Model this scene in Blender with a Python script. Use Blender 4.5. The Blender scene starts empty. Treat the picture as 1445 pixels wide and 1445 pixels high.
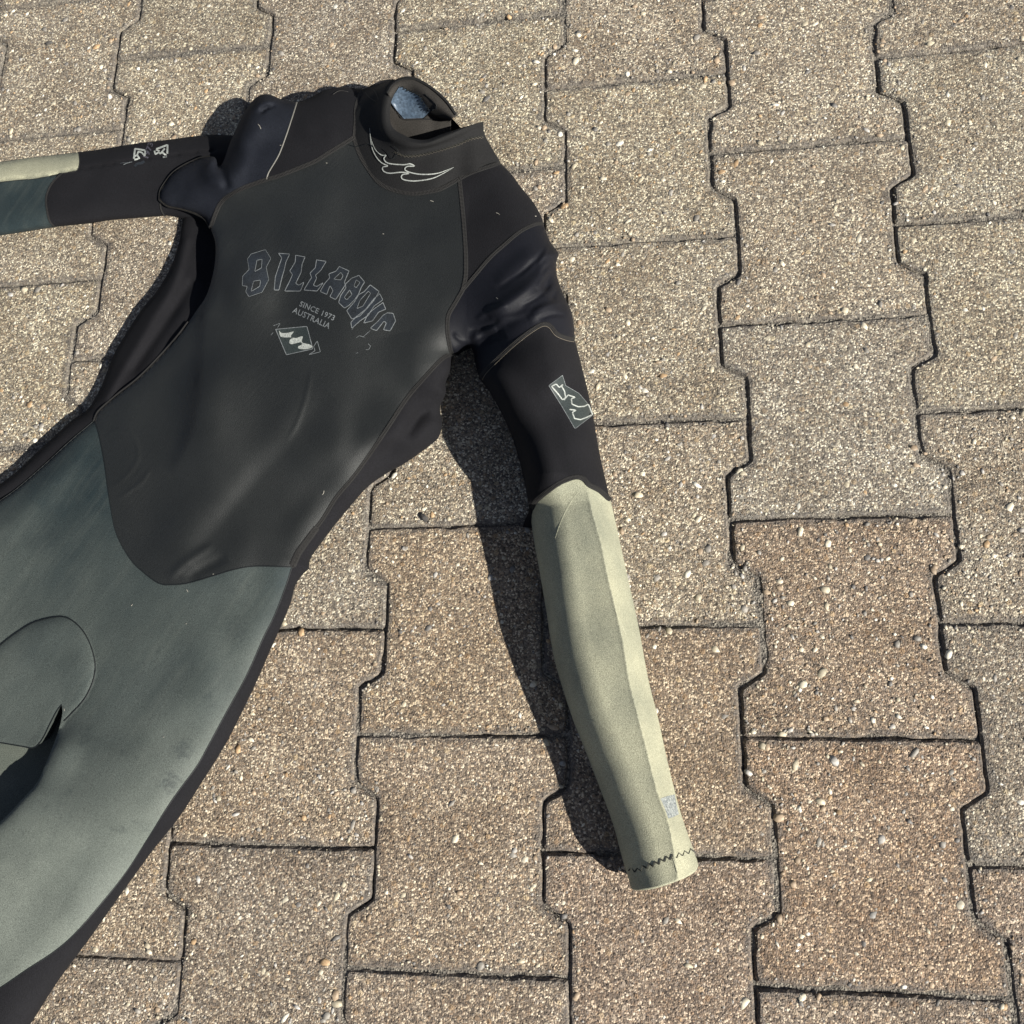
import bpy, math, random
import numpy as np
from mathutils import Vector, Matrix
from mathutils.geometry import delaunay_2d_cdt
random.seed(7); rng = np.random.default_rng(7)
S = bpy.context.scene; COL = S.collection

# ------------------------------------------------------------------ camera
U = 0.2                                    # one paver course = 0.2 m
FPX, EA, EB, EC = 1249.78, 0.261558, 0.141649, 0.010224
CP = np.array([-0.491642, -3.054457, 4.146785]) * U
cam = bpy.data.objects.new('camera', bpy.data.cameras.new('camera')); COL.objects.link(cam)
cam.location = CP; cam.rotation_euler = (EA, EB, EC)
cam.data.sensor_width = 36; cam.data.lens = 36 * FPX / 1445; cam.data.clip_end = 500; cam.data.clip_start = 0.02
S.camera = cam
# ------------------------------------------------------------------ light
SUN_EL = 31.0; SDX, SDY = -0.87, 0.53     # way the shadows fall on the ground
w = bpy.data.worlds.new('World'); S.world = w; w.use_nodes = True
nt = w.node_tree; bg = nt.nodes['Background']
sky = nt.nodes.new('ShaderNodeTexSky'); sky.sky_type = 'NISHITA'; sky.sun_disc = False
sky.sun_elevation = math.radians(SUN_EL); sky.sun_rotation = math.atan2(-SDX, -SDY)
sky.air_density = .55; sky.dust_density = .5
hs = nt.nodes.new('ShaderNodeHueSaturation'); hs.inputs['Saturation'].default_value = .7
nt.links.new(sky.outputs[0], hs.inputs['Color']); nt.links.new(hs.outputs[0], bg.inputs[0]); bg.inputs[1].default_value = 0.05
sun = bpy.data.objects.new('sun', bpy.data.lights.new('sun', 'SUN')); COL.objects.link(sun)
sun.data.energy = 5.0; sun.data.angle = math.radians(0.5); sun.data.color = (1.0, 0.96, 0.875)
n_ = math.hypot(SDX, SDY); ce = math.cos(math.radians(SUN_EL))
L = Vector((SDX / n_ * ce, SDY / n_ * ce, -math.sin(math.radians(SUN_EL))))
sun.rotation_euler = L.to_track_quat('-Z', 'Y').to_euler(); sun.location = (2, -1, 3)
S.view_settings.view_transform = 'Standard'; S.view_settings.look = 'None'
S.view_settings.exposure = 0.85; S.view_settings.gamma = 1; S.view_settings.use_curve_mapping = False

# ------------------------------------------------------------------ tracing helpers
ca, sa, cb, sb, cc, sc = math.cos(EA), math.sin(EA), math.cos(EB), math.sin(EB), math.cos(EC), math.sin(EC)
RM = (np.array([[cc, -sc, 0], [sc, cc, 0], [0, 0, 1]]) @ np.array([[cb, 0, sb], [0, 1, 0], [-sb, 0, cb]])
      @ np.array([[1, 0, 0], [0, ca, -sa], [0, sa, ca]]))
def world(P, h):
    """traced plan points + real heights (m) -> places on the ground plan"""
    P = np.asarray(P, float).reshape(-1, 2); h = np.broadcast_to(np.asarray(h, float), (len(P),))
    d = np.stack([(P[:, 0] - 722.5) / FPX, -(P[:, 1] - 722.5) / FPX, -np.ones(len(P))], 1) @ RM.T
    return CP + ((h - CP[2]) / d[:, 2])[:, None] * d
def spline(pts, step=3.0):
    p = np.asarray(pts, float)
    if len(p) == 2: q = p
    q = np.vstack([2 * p[0] - p[1], p, 2 * p[-1] - p[-2]]); out = []
    for i in range(1, len(q) - 2):
        a, b, c, d = q[i - 1], q[i], q[i + 1], q[i + 2]
        n = max(1, int(round(np.hypot(*(c - b)) / step)))
        for t in np.arange(n) / n:
            t2, t3 = t * t, t * t * t
            out.append(.5 * ((2 * b) + (c - a) * t + (2 * a - 5 * b + 4 * c - d) * t2 + (3 * b - a - 3 * c + d) * t3))
    out.append(p[-1]); return np.array(out)
def join(*cs):
    out = []
    for c in cs:
        for q in c:
            if not out or np.hypot(*(np.array(out[-1]) - q)) > .3: out.append(tuple(q))
    if np.hypot(*(np.array(out[0]) - out[-1])) < .3: out.pop()
    return np.array(out)
def segdist(P, line, closed=False):
    """distance, index of nearest segment, signed side, arclength fraction"""
    P = np.asarray(P, float); A = np.asarray(line, float)
    B = np.roll(A, -1, 0) if closed else A[1:]
    if not closed: A = A[:-1]
    best = np.full(len(P), 1e9); sgn = np.zeros(len(P)); par = np.zeros(len(P)); n = len(A)
    for i in range(n):
        ab = B[i] - A[i]; l2 = ab @ ab + 1e-12
        t = np.clip(((P - A[i]) @ ab) / l2, 0, 1)
        dv = P - (A[i] + t[:, None] * ab); d = np.hypot(dv[:, 0], dv[:, 1])
        m = d < best; best[m] = d[m]; par[m] = (i + t[m]) / n
        cr = ab[0] * (P[:, 1] - A[i][1]) - ab[1] * (P[:, 0] - A[i][0]); sgn[m] = np.sign(cr[m])
    return best, sgn, par
def inside(P, poly):
    x, y = P[:, 0], P[:, 1]; r = np.zeros(len(P), bool); n = len(poly); j = n - 1
    for i in range(n):
        xi, yi = poly[i]; xj, yj = poly[j]
        c = ((yi > y) != (yj > y)) & (x < (xj - xi) * (y - yi) / (yj - yi + 1e-12) + xi); r ^= c; j = i
    return r

# ------------------------------------------------------------------ object helpers
def newmesh(name, V, F, mat, parent=None, smooth=True, mods=None):
    me = bpy.data.meshes.new(name); me.from_pydata([tuple(map(float, v)) for v in V], [], F); me.update()
    if smooth: me.polygons.foreach_set('use_smooth', [True] * len(me.polygons))
    if mat: me.materials.append(mat)
    o = bpy.data.objects.new(name, me); COL.objects.link(o)
    if parent: o.parent = parent
    return o
def empty(name, **kw):
    o = bpy.data.objects.new(name, None); COL.objects.link(o); o.empty_display_size = .05
    for k, v in kw.items(): o[k] = v
    return o

# ------------------------------------------------------------------ materials
def mat(name):
    m = bpy.data.materials.new(name); m.use_nodes = True
    return m, m.node_tree, m.node_tree.nodes['Principled BSDF']
class NT:
    def __init__(s, nt): s.nt = nt
    def n(s, t, **kw):
        x = s.nt.nodes.new(t)
        for k, v in kw.items():
            if k.startswith('i_'):
                key = k[2:].replace('_', ' '); x.inputs[int(key) if key.isdigit() else key].default_value = v
            else: setattr(x, k, v)
        return x
    def l(s, a, b): s.nt.links.new(a, b)
    def ramp(s, src, stops, interp='LINEAR'):
        r = s.n('ShaderNodeValToRGB'); r.color_ramp.interpolation = interp
        e = r.color_ramp.elements
        while len(e) < len(stops): e.new(.5)
        for i, (p, c) in enumerate(stops):
            e[i].position = p; e[i].color = (*c, 1) if len(c) == 3 else c
        s.l(src, r.inputs[0]); return r.outputs[0]
    def mix(s, f, a, b, mode='MIX'):
        x = s.n('ShaderNodeMix', data_type='RGBA', blend_type=mode)
        for k, v in ((0, f), (6, a), (7, b)):
            if hasattr(v, 'is_linked'): s.l(v, x.inputs[k])
            else: x.inputs[k].default_value = v if k == 0 else (*v, 1)
        return x.outputs[2]
    def math(s, op, a, b=0.0, c=None):
        x = s.n('ShaderNodeMath', operation=op)
        for k, v in enumerate((a, b) if c is None else (a, b, c)):
            if hasattr(v, 'is_linked'): s.l(v, x.inputs[k])
            else: x.inputs[k].default_value = v
        return x.outputs[0]

def cloth(name, col, col2, rough=.85, grain=900, gbump=.25, big=14, sheen=0.0, spec=.3, wrinkle=0.0, speck=0.0, coat=0):
    m, t, b = mat(name); N = NT(t); g = N.n('ShaderNodeNewGeometry').outputs['Position']
    n1 = N.n('ShaderNodeTexNoise', i_Scale=big, i_Detail=5.0, i_Roughness=.6); N.l(g, n1.inputs['Vector'])
    c = N.mix(N.ramp(n1.outputs[0], [(.34, (0, 0, 0)), (.68, (1, 1, 1))]), col, col2)
    n2 = N.n('ShaderNodeTexNoise', i_Scale=float(grain), i_Detail=2.0); N.l(g, n2.inputs['Vector'])
    k = N.ramp(n2.outputs[0], [(.3, (.60, .60, .60)), (.7, (1.32, 1.32, 1.32))])
    c = N.mix(1.0, c, k, 'MULTIPLY')
    if speck:
        n3 = N.n('ShaderNodeTexVoronoi', i_Scale=160.0); N.l(g, n3.inputs['Vector'])
        f = N.math('LESS_THAN', n3.outputs['Distance'], .05)
        c = N.mix(N.math('MULTIPLY', f, speck), c, (.35, .34, .3))
    N.l(c, b.inputs['Base Color']); b.inputs['Roughness'].default_value = rough
    b.inputs['Specular IOR Level'].default_value = spec
    b.inputs['Sheen Weight'].default_value = sheen; b.inputs['Sheen Roughness'].default_value = .5
    bm = N.n('ShaderNodeBump', i_Strength=gbump, i_Distance=.0006); N.l(n2.outputs[0], bm.inputs['Height'])
    last = bm
    if wrinkle:
        m0 = N.n('ShaderNodeMapping'); m0.inputs['Rotation'].default_value = (0, 0, math.radians(-50)); N.l(g, m0.inputs[0])
        mp = N.n('ShaderNodeMapping'); mp.inputs['Scale'].default_value = (35, 240, 90)
        N.l(m0.outputs[0], mp.inputs[0])
        n4 = N.n('ShaderNodeTexNoise', i_Scale=1.0, i_Detail=4.0, i_Distortion=.6); N.l(mp.outputs[0], n4.inputs['Vector'])
        n5 = N.n('ShaderNodeTexNoise', i_Scale=9.0, i_Detail=1.0); N.l(g, n5.inputs['Vector'])
        h = N.math('MULTIPLY', n4.outputs[0], N.ramp(n5.outputs[0], [(.45, (0, 0, 0)), (.7, (1, 1, 1))]))
        b2 = N.n('ShaderNodeBump', i_Strength=wrinkle, i_Distance=.0015); N.l(h, b2.inputs['Height']); N.l(bm.outputs[0], b2.inputs['Normal']); last = b2
    N.l(last.outputs[0], b.inputs['Normal'])
    return m
M = {}
M['rubber'] = cloth('smooth_skin_rubber', (.0092, .0106, .0108), (.0135, .0152, .0152), rough=.6, grain=1300, gbump=.6, big=5, spec=.42, wrinkle=.3, speck=.0)
M['nylon'] = cloth('black_nylon_jersey', (.0062, .0061, .0078), (.0088, .0087, .0106), rough=.9, grain=1100, gbump=.6, sheen=.0, spec=.2)
M['nylon_blue'] = cloth('blue_black_jersey', (.008, .0095, .0145), (.013, .015, .021), rough=.8, grain=1100, gbump=.5, big=20, sheen=.0, spec=.15)
M['stretch'] = cloth('stretch_panel_jersey', (.0045, .005, .008), (.007, .0075, .0115), rough=.62, grain=1400, gbump=.4, spec=.22)
M['collar'] = cloth('collar_jersey', (.0078, .0078, .0082), (.0115, .0113, .0116), rough=.85, grain=1100, gbump=.5, sheen=.0, spec=.25)
M['lining'] = cloth('collar_lining', (.022, .020, .018), (.032, .029, .026), rough=.85, grain=1300, gbump=.6, spec=.25)
M['cream'] = cloth('sage_cream_jersey', (.24, .245, .185), (.41, .40, .285), rough=.9, grain=1300, gbump=.6, big=9, spec=.2)
M['label'] = cloth('blue_grey_label', (.05, .075, .11), (.08, .11, .15), rough=.35, grain=400, gbump=.1, big=40, spec=.5)
M['seam'] = cloth('black_seam_tape', (.008, .0078, .008), (.012, .0115, .0115), rough=.8, grain=1800, gbump=.5)
M['thread'] = cloth('brown_grey_thread', (.032, .031, .030), (.052, .049, .046), rough=.8, grain=2500)
M['thread_light'] = cloth('pale_thread', (.07, .06, .05), (.15, .13, .10), rough=.8, grain=2500)
M['thread_dark'] = cloth('dark_thread', (.03, .03, .025), (.05, .05, .04), rough=.8, grain=2500)
M['piping'] = cloth('white_piping', (.15, .145, .13), (.27, .26, .235), rough=.7, grain=1800)
M['glue'] = cloth('dark_glued_seam', (.006, .008, .009), (.01, .012, .013), rough=.6, grain=2000)
M['print_white'] = cloth('white_print', (.27, .285, .27), (.38, .40, .37), rough=.6, grain=900, gbump=.1, big=60)
M['print_grey'] = cloth('pale_grey_print', (.12, .13, .135), (.21, .225, .23), rough=.55, grain=900, gbump=.1, big=90)
M['print_fill'] = cloth('faded_blue_grey_print', (.023, .028, .035), (.017, .019, .021), rough=.5, grain=1000, gbump=.2, big=60)
M['print_green'] = cloth('dark_green_grey_print', (.022, .029, .030), (.034, .042, .041), rough=.6, grain=1000, gbump=.2)
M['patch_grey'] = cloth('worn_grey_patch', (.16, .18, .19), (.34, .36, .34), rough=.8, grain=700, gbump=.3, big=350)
M['lint'] = cloth('pale_lint', (.3, .28, .24), (.4, .38, .33), rough=.9, grain=900)
def teal():
    m, t, b = mat('faded_teal_rubber'); N = NT(t); g = N.n('ShaderNodeNewGeometry').outputs['Position']
    n1 = N.n('ShaderNodeTexNoise', i_Scale=5.5, i_Detail=4.0, i_Roughness=.55, i_Distortion=.4); N.l(g, n1.inputs['Vector'])
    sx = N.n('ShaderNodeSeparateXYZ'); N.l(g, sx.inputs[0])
    # lower legs paler than the hips: some bleaching, some sheen put into the colour
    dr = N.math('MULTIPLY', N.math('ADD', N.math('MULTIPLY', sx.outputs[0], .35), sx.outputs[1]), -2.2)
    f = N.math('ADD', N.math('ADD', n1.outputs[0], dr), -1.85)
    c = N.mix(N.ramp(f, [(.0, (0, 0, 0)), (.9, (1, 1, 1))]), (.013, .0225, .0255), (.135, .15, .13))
    n3 = N.n('ShaderNodeTexNoise', i_Scale=38.0, i_Detail=3.0); N.l(g, n3.inputs['Vector'])
    c = N.mix(N.ramp(n3.outputs[0], [(.35, (0, 0, 0)), (.75, (.25, .25, .25))]), c, (.05, .06, .054))
    n4 = N.n('ShaderNodeTexNoise', i_Scale=17.0, i_Detail=6.0, i_Roughness=.8); N.l(g, n4.inputs['Vector'])
    c = N.mix(N.ramp(n4.outputs[0], [(.60, (0, 0, 0)), (.72, (.5, .5, .5))]), c, (.01, .017, .02))
    ns = N.n('ShaderNodeTexNoise', i_Scale=240.0, i_Detail=4.0, i_Roughness=.7); N.l(g, ns.inputs['Vector'])
    for qx, qy, rad, am in ((265, 978, .011, .45), (258, 1058, .015, .4), (240, 1105, .015, .45), (330, 890, .02, .3), (60, 760, .03, .25)):
        wp = world([(qx, qy)], .036)[0]; dn = N.n('ShaderNodeVectorMath', operation='DISTANCE'); N.l(g, dn.inputs[0]); dn.inputs[1].default_value = tuple(wp)
        fm = N.math('SUBTRACT', 1.0, N.math('DIVIDE', dn.outputs['Value'], rad)); fm = N.math('ADD', fm, N.math('SUBTRACT', N.math('MULTIPLY', ns.outputs[0], 2.2), 1.35))
        c = N.mix(N.math('MULTIPLY', N.ramp(fm, [(.0, (0, 0, 0)), (.5, (1, 1, 1))]), am), c, (.008, .014, .018))
    # faint drag marks and dried salt
    m0 = N.n('ShaderNodeMapping'); m0.inputs['Rotation'].default_value = (0, 0, math.radians(-58)); N.l(g, m0.inputs[0])
    m1 = N.n('ShaderNodeMapping'); m1.inputs['Scale'].default_value = (14, 130, 40); N.l(m0.outputs[0], m1.inputs[0])
    nd = N.n('ShaderNodeTexNoise', i_Scale=1.0, i_Detail=5.0, i_Roughness=.65); N.l(m1.outputs[0], nd.inputs['Vector'])
    c = N.mix(N.ramp(nd.outputs[0], [(.48, (0, 0, 0)), (.78, (.13, .13, .13))]), c, (.14, .15, .13))
    n2 = N.n('ShaderNodeTexNoise', i_Scale=1300.0, i_Detail=2.0); N.l(g, n2.inputs['Vector'])
    c = N.mix(1.0, c, N.ramp(n2.outputs[0], [(.3, (.60, .60, .60)), (.7, (1.36, 1.36, 1.36))]), 'MULTIPLY')
    N.l(c, b.inputs['Base Color']); b.inputs['Roughness'].default_value = .72; b.inputs['Specular IOR Level'].default_value = .35
    bm = N.n('ShaderNodeBump', i_Strength=.4, i_Distance=.0006); N.l(n2.outputs[0], bm.inputs['Height'])
    N.l(bm.outputs[0], b.inputs['Normal']); return m
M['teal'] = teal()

M['bleached'] = cloth('bleached_rubber', (.07, .085, .072), (.12, .13, .11), rough=.75, grain=1300, gbump=.4, big=20)
M['print_mauve'] = cloth('mauve_grey_print', (.05, .048, .062), (.075, .07, .09), rough=.7)
def concrete():
    m, t, b = mat('exposed_aggregate_concrete'); N = NT(t)
    g = N.n('ShaderNodeNewGeometry').outputs['Position']; oi = N.n('ShaderNodeObjectInfo')
    vm = N.n('ShaderNodeVectorMath', operation='MULTIPLY_ADD'); N.l(oi.outputs['Random'], vm.inputs[0]); vm.inputs[1].default_value = (3.1, 5.7, .0); N.l(g, vm.inputs[2])
    # wobble so cells are not neat
    nz = N.n('ShaderNodeTexNoise', i_Scale=240.0, i_Detail=1.0); N.l(vm.outputs[0], nz.inputs['Vector'])
    v2 = N.n('ShaderNodeVectorMath', operation='MULTIPLY_ADD'); N.l(nz.outputs['Color'], v2.inputs[0]); v2.inputs[1].default_value = (.0022, .0022, .0022); N.l(vm.outputs[0], v2.inputs[2]); P = v2.outputs[0]
    pal = [(0, (.06, .054, .048)), (.18, (.125, .11, .094)), (.34, (.19, .163, .132)), (.50, (.27, .23, .18)),
           (.62, (.34, .265, .19)), (.72, (.24, .23, .215)), (.82, (.50, .44, .34)), (.92, (.72, .67, .54)), (1, (.82, .78, .66))]
    def layer(scale, rnd):
        v = N.n('ShaderNodeTexVoronoi', i_Scale=scale, i_Randomness=rnd); N.l(P, v.inputs['Vector'])
        s = N.n('ShaderNodeSeparateColor'); N.l(v.outputs['Color'], s.inputs[0])
        return v, s
    va, ca_ = layer(310.0, 1.0); vb, cb_ = layer(640.0, 1.0); vc, cc_ = layer(120.0, 1.0)
    ga = N.ramp(ca_.outputs[0], pal, 'LINEAR'); gb = N.ramp(cb_.outputs[0], pal, 'LINEAR')
    # mid grains sit where their cell says so, in a finer grit
    selA = N.math('MULTIPLY', N.math('GREATER_THAN', ca_.outputs[1], .45), N.math('LESS_THAN', va.outputs['Distance'], .42))
    col = N.mix(selA, gb, ga)
    selC = N.math('MULTIPLY', N.math('GREATER_THAN', cc_.outputs[1], .72), N.math('LESS_THAN', vc.outputs['Distance'], .30))
    gc = N.ramp(cc_.outputs[0], [(0, (.22, .17, .12)), (.3, (.34, .26, .17)), (.55, (.5, .43, .30)), (.8, (.30, .28, .25)), (1, (.66, .60, .46))])
    col = N.mix(selC, col, gc)
    # dark cement between grains
    gap = N.ramp(vb.outputs['Distance'], [(.45, (0, 0, 0)), (.85, (1, 1, 1))])
    col = N.mix(N.math('MULTIPLY', gap, .6), col, (.085, .075, .062))
    col = N.mix(.10, col, (.25, .225, .19))
    # paver tone comes with each stone
    col = N.mix(1.0, col, oi.outputs['Color'], 'MULTIPLY')
    n5 = N.n('ShaderNodeTexNoise', i_Scale=16.0, i_Detail=4.0); N.l(P, n5.inputs['Vector'])
    col = N.mix(1.0, col, N.ramp(n5.outputs[0], [(.3, (.84, .80, .76)), (.7, (1.14, 1.14, 1.14))]), 'MULTIPLY')
    # grime at the rims of each stone
    at = N.n('ShaderNodeAttribute', attribute_name='rim')
    n6 = N.n('ShaderNodeTexNoise', i_Scale=55.0, i_Detail=5.0, i_Roughness=.7); N.l(g, n6.inputs['Vector'])
    rim = N.ramp(N.math('ADD', at.outputs['Fac'], N.math('MULTIPLY', N.math('SUBTRACT', n6.outputs[0], .5), 1.6)), [(.45, (0, 0, 0)), (.95, (1, 1, 1))])
    col = N.mix(N.math('MULTIPLY', rim, .72), col, (.095, .086, .078))
    N.l(col, b.inputs['Base Color']); b.inputs['Roughness'].default_value = .78; b.inputs['Specular IOR Level'].default_value = .4
    def dome(v, k): return N.math('MULTIPLY', N.math('SUBTRACT', 1.0, N.math('MINIMUM', N.math('MULTIPLY', v.outputs['Distance'], 1.3), 1.0)), k)
    h = N.math('ADD', N.math('ADD', dome(vb, .5), N.math('MULTIPLY', dome(va, 1.0), selA)), N.math('MULTIPLY', dome(vc, 1.6), selC))
    n7 = N.n('ShaderNodeTexNoise', i_Scale=330.0, i_Detail=3.0); N.l(g, n7.inputs['Vector'])
    h = N.math('ADD', h, N.math('MULTIPLY', n7.outputs[0], 1.1))
    bm = N.n('ShaderNodeBump', i_Strength=1.0, i_Distance=.0010); N.l(h, bm.inputs['Height']); N.l(bm.outputs[0], b.inputs['Normal'])
    return m
M['concrete'] = concrete()
def sand():
    m, t, b = mat('joint_sand'); N = NT(t); g = N.n('ShaderNodeNewGeometry').outputs['Position']
    v = N.n('ShaderNodeTexVoronoi', i_Scale=600.0); N.l(g, v.inputs['Vector']); s = N.n('ShaderNodeSeparateColor'); N.l(v.outputs['Color'], s.inputs[0])
    c = N.ramp(s.outputs[0], [(0, (.05, .045, .04)), (.6, (.14, .125, .105)), (1, (.3, .27, .22))]); N.l(c, b.inputs['Base Color']); b.inputs['Roughness'].default_value = .95
    bm = N.n('ShaderNodeBump', i_Strength=1.0, i_Distance=.001); N.l(v.outputs['Distance'], bm.inputs['Height']); N.l(bm.outputs[0], b.inputs['Normal']); return m
M['sand'] = sand()
def chip():
    m, t, b = mat('gravel_chips'); N = NT(t); a = N.n('ShaderNodeAttribute', attribute_name='tint'); g = N.n('ShaderNodeNewGeometry').outputs['Position']
    n = N.n('ShaderNodeTexNoise', i_Scale=500.0, i_Detail=3.0); N.l(g, n.inputs['Vector'])
    N.l(N.mix(1.0, a.outputs['Color'], N.ramp(n.outputs[0], [(.3, (.75, .73, .7)), (.7, (1.1, 1.1, 1.1))]), 'MULTIPLY'), b.inputs['Base Color'])
    b.inputs['Roughness'].default_value = .6; return m
M['chip'] = chip()
def plain(name, c, r=.8):
    m, t, b = mat(name); N = NT(t); g = N.n('ShaderNodeNewGeometry').outputs['Position']
    n = N.n('ShaderNodeTexNoise', i_Scale=400.0, i_Detail=4.0); N.l(g, n.inputs['Vector'])
    N.l(N.mix(n.outputs[0], tuple(.6 * k for k in c), tuple(1.4 * k for k in c)), b.inputs['Base Color']); b.inputs['Roughness'].default_value = r; return m
M['slate'] = plain('slate_stone', (.07, .065, .06)); M['far'] = plain('far_paving', (.17, .15, .12))

# ================================================================== GROUND
gr = newmesh('ground', [(-60, -60, -.0065), (60, -60, -.0065), (60, 60, -.0065), (-60, 60, -.0065)], [(0, 1, 2, 3)], M['sand'], smooth=False)
gr['kind'] = 'structure'
from mathutils import noise as mn
pav = empty('pavement', kind='structure')
gx, gy = np.meshgrid(np.arange(-1.15, .62, .006), np.arange(-1.12, .62, .006)); nyy, nxx = gx.shape
gz = np.array([-.0036 + .0036 * mn.noise(Vector((x * 9, y * 9, 1))) + .0016 * mn.noise(Vector((x * 60, y * 60, 4))) for x, y in zip(gx.ravel(), gy.ravel())]); gz = np.clip(gz, -.0060, -.0012)
js = newmesh('joint_sand', np.stack([gx.ravel(), gy.ravel(), gz], 1), [(a * nxx + b, a * nxx + b + 1, (a + 1) * nxx + b + 1, (a + 1) * nxx + b) for a in range(nyy - 1) for b in range(nxx - 1)], M['sand'], pav)
js['kind'] = 'stuff'
SP = 0.8826; WD = .0565                    # column spacing and half the interlock step, in paver lengths
HW, NW = SP / 2 + WD, SP / 2 - WD
OUT = np.array([(-HW, -.5), (HW, -.5), (HW, -.285), (NW, -.215), (NW, .215), (HW, .285), (HW, .5), (-HW, .5), (-HW, .285), (-NW, .215), (-NW, -.215), (-HW, -.285)])
def inset(c, d):
    a = np.roll(c, 1, 0); b2 = np.roll(c, -1, 0); e1 = c - a; e2 = b2 - c
    e1 = e1 / np.linalg.norm(e1, axis=1)[:, None]; e2 = e2 / np.linalg.norm(e2, axis=1)[:, None]
    n1 = np.stack([e1[:, 1], -e1[:, 0]], 1); n2 = np.stack([e2[:, 1], -e2[:, 0]], 1); mt = n1 + n2
    return c - mt / (1 + (n1 * n2).sum(1))[:, None] * d
NS = [max(1, int(np.hypot(*(OUT[(i + 1) % 12] - OUT[i])) / .022)) for i in range(12)]
def sample(c):
    return np.array([c[i] + (c[(i + 1) % 12] - c[i]) * k / NS[i] for i in range(12) for k in range(NS[i])])
def paver_mesh(seed):
    """double-T stone with worn, chipped arrises"""
    r = np.random.default_rng(seed); g = .0034 + r.uniform(-.0014, .002)
    base = sample(OUT); n = len(base); cen = np.roll(base, -1, 0) - np.roll(base, 1, 0); nrm = np.stack([cen[:, 1], -cen[:, 0]], 1); nrm /= np.linalg.norm(nrm, axis=1)[:, None]
    j = r.normal(0, .0034, n); j = .5 * j + .25 * np.roll(j, 1) + .25 * np.roll(j, -1)
    for k in range(9):
        i = r.integers(2, n - 2); j[i - 1:i + 2] -= r.uniform(.003, .012)
    def ring(d, z, jz, jk):
        q = sample(inset(OUT, g + d / U)) + nrm * (j * jk)[:, None]
        if jk: q = .2 * np.roll(q, 1, 0) + .6 * q + .2 * np.roll(q, -1, 0)
        q = q * U
        return [(q[i][0], q[i][1], z + r.normal(0, jz)) for i in range(n)]
    V = ring(0, -.03, 0, 1) + ring(0, -.0030, .0004, 1) + ring(.0022, -.0006, .0002, .8) + ring(.013, .0, .0001, 0)
    rim = [1] * (2 * n) + [.9] * n + [.0] * n
    # inner fill: strip rows
    V += [(0, y * U, 0) for y in (-.42, -.2, 0, .2, .42)]; rim += [0] * 5
    F = []
    for k in range(3):
        for i in range(n):
            j = (i + 1) % n; F.append((k * n + i, k * n + j, (k + 1) * n + j, (k + 1) * n + i))
    F.append(tuple(3 * n + i for i in range(n)))
    V = V[:4 * n]; rim = rim[:4 * n]
    me = bpy.data.meshes.new('paving_stone'); me.from_pydata(V, [], F); me.update()
    at = me.attributes.new('rim', 'FLOAT', 'POINT'); at.data.foreach_set('value', rim)
    me.materials.append(M['concrete']); return me
pmesh = [paver_mesh(i) for i in range(10)]
tone = {(0, 2): (1.0, .86, .74), (0, 3): (1.02, .84, .70), (-1, 3): (.98, .85, .73), (-2, 2): (1.08, .95, .80), (-2, 3): (1.04, .92, .80), (1, 4): (.94, .80, .70),
        (0, 1): (.98, .98, .96), (0, 0): (1.02, .99, .93), (-1, 2): (1.0, .96, .9), (1, 3): (.9, .85, .78), (1, 2): (.94, .91, .86), (-3, 3): (1.06, .95, .83), (-3, 2): (1.0, .99, .96),
        (0, 4): (.98, .86, .77), (-2, 4): (1.04, .93, .83), (-1, 4): (1.0, .86, .76), (-4, 4): (1.0, .92, .84), (-3, 4): (.96, .88, .8)}
cand = []
for k in range(-26, 26):
    for m_ in range(-26, 30):
        v = m_ + .5 if k % 2 == 0 else float(m_)
        cx, cy = (k + .5) * SP * U, -v * U
        cand.append(((cx + .06) ** 2 + (cy + .35) ** 2, k, m_, cx, cy))
cand.sort(); PR = np.random.default_rng(3); far = []
for i, (dd, k, m_, cx, cy) in enumerate(cand):
    if i < 290:
        me = pmesh[PR.integers(10)]
        o = bpy.data.objects.new('paving_stone', me); COL.objects.link(o); o.parent = pav
        o.location = (cx + PR.normal(0, .0004), cy + PR.normal(0, .0004), PR.normal(0, .00022))
        o.rotation_euler = (PR.normal(0, .001), PR.normal(0, .001), (math.pi if PR.random() < .5 else 0) + PR.normal(0, .0025))
        v = m_ + (.5 if k % 2 == 0 else 0)
        base = (1.08, 1.06, 1.0) if v < 2.2 else (.95, .885, .805)  # upper rows greyer stone, with some sunlit backscatter put into the colour
        c = tuple(np.array(tone[(k, m_)]) * (np.array([.93, .95, .99]) if v > 2.2 else 1.04)) if (k, m_) in tone else (tuple(np.array(base) * (1 + PR.normal(0, .045)) * np.array([1, 1 + PR.normal(0, .006), 1 + PR.normal(0, .014)])))
        o.color = (*c, 1)
    else: far.append((cx, cy))
# the farther stones, beyond the picture, as one part
o0 = np.array([v.co[:] for v in pmesh[0].vertices]); f0 = [tuple(p.vertices) for p in pmesh[0].polygons]
nq = len(o0) // 4; V = []; F = []
for cx, cy in far:
    b0 = len(V)
    V += [(x + cx, y + cy, z) for x, y, z in o0[nq:2 * nq]] + [(x + cx, y + cy, 0) for x, y, z in o0[2 * nq:3 * nq]]
    F += [(b0 + i, b0 + (i + 1) % nq, b0 + nq + (i + 1) % nq, b0 + nq + i) for i in range(nq)] + [tuple(b0 + nq + i for i in range(nq))]
fo = newmesh('paving_stone', V, F, M['concrete'], pav, smooth=False); fo['kind'] = 'stuff'

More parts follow.
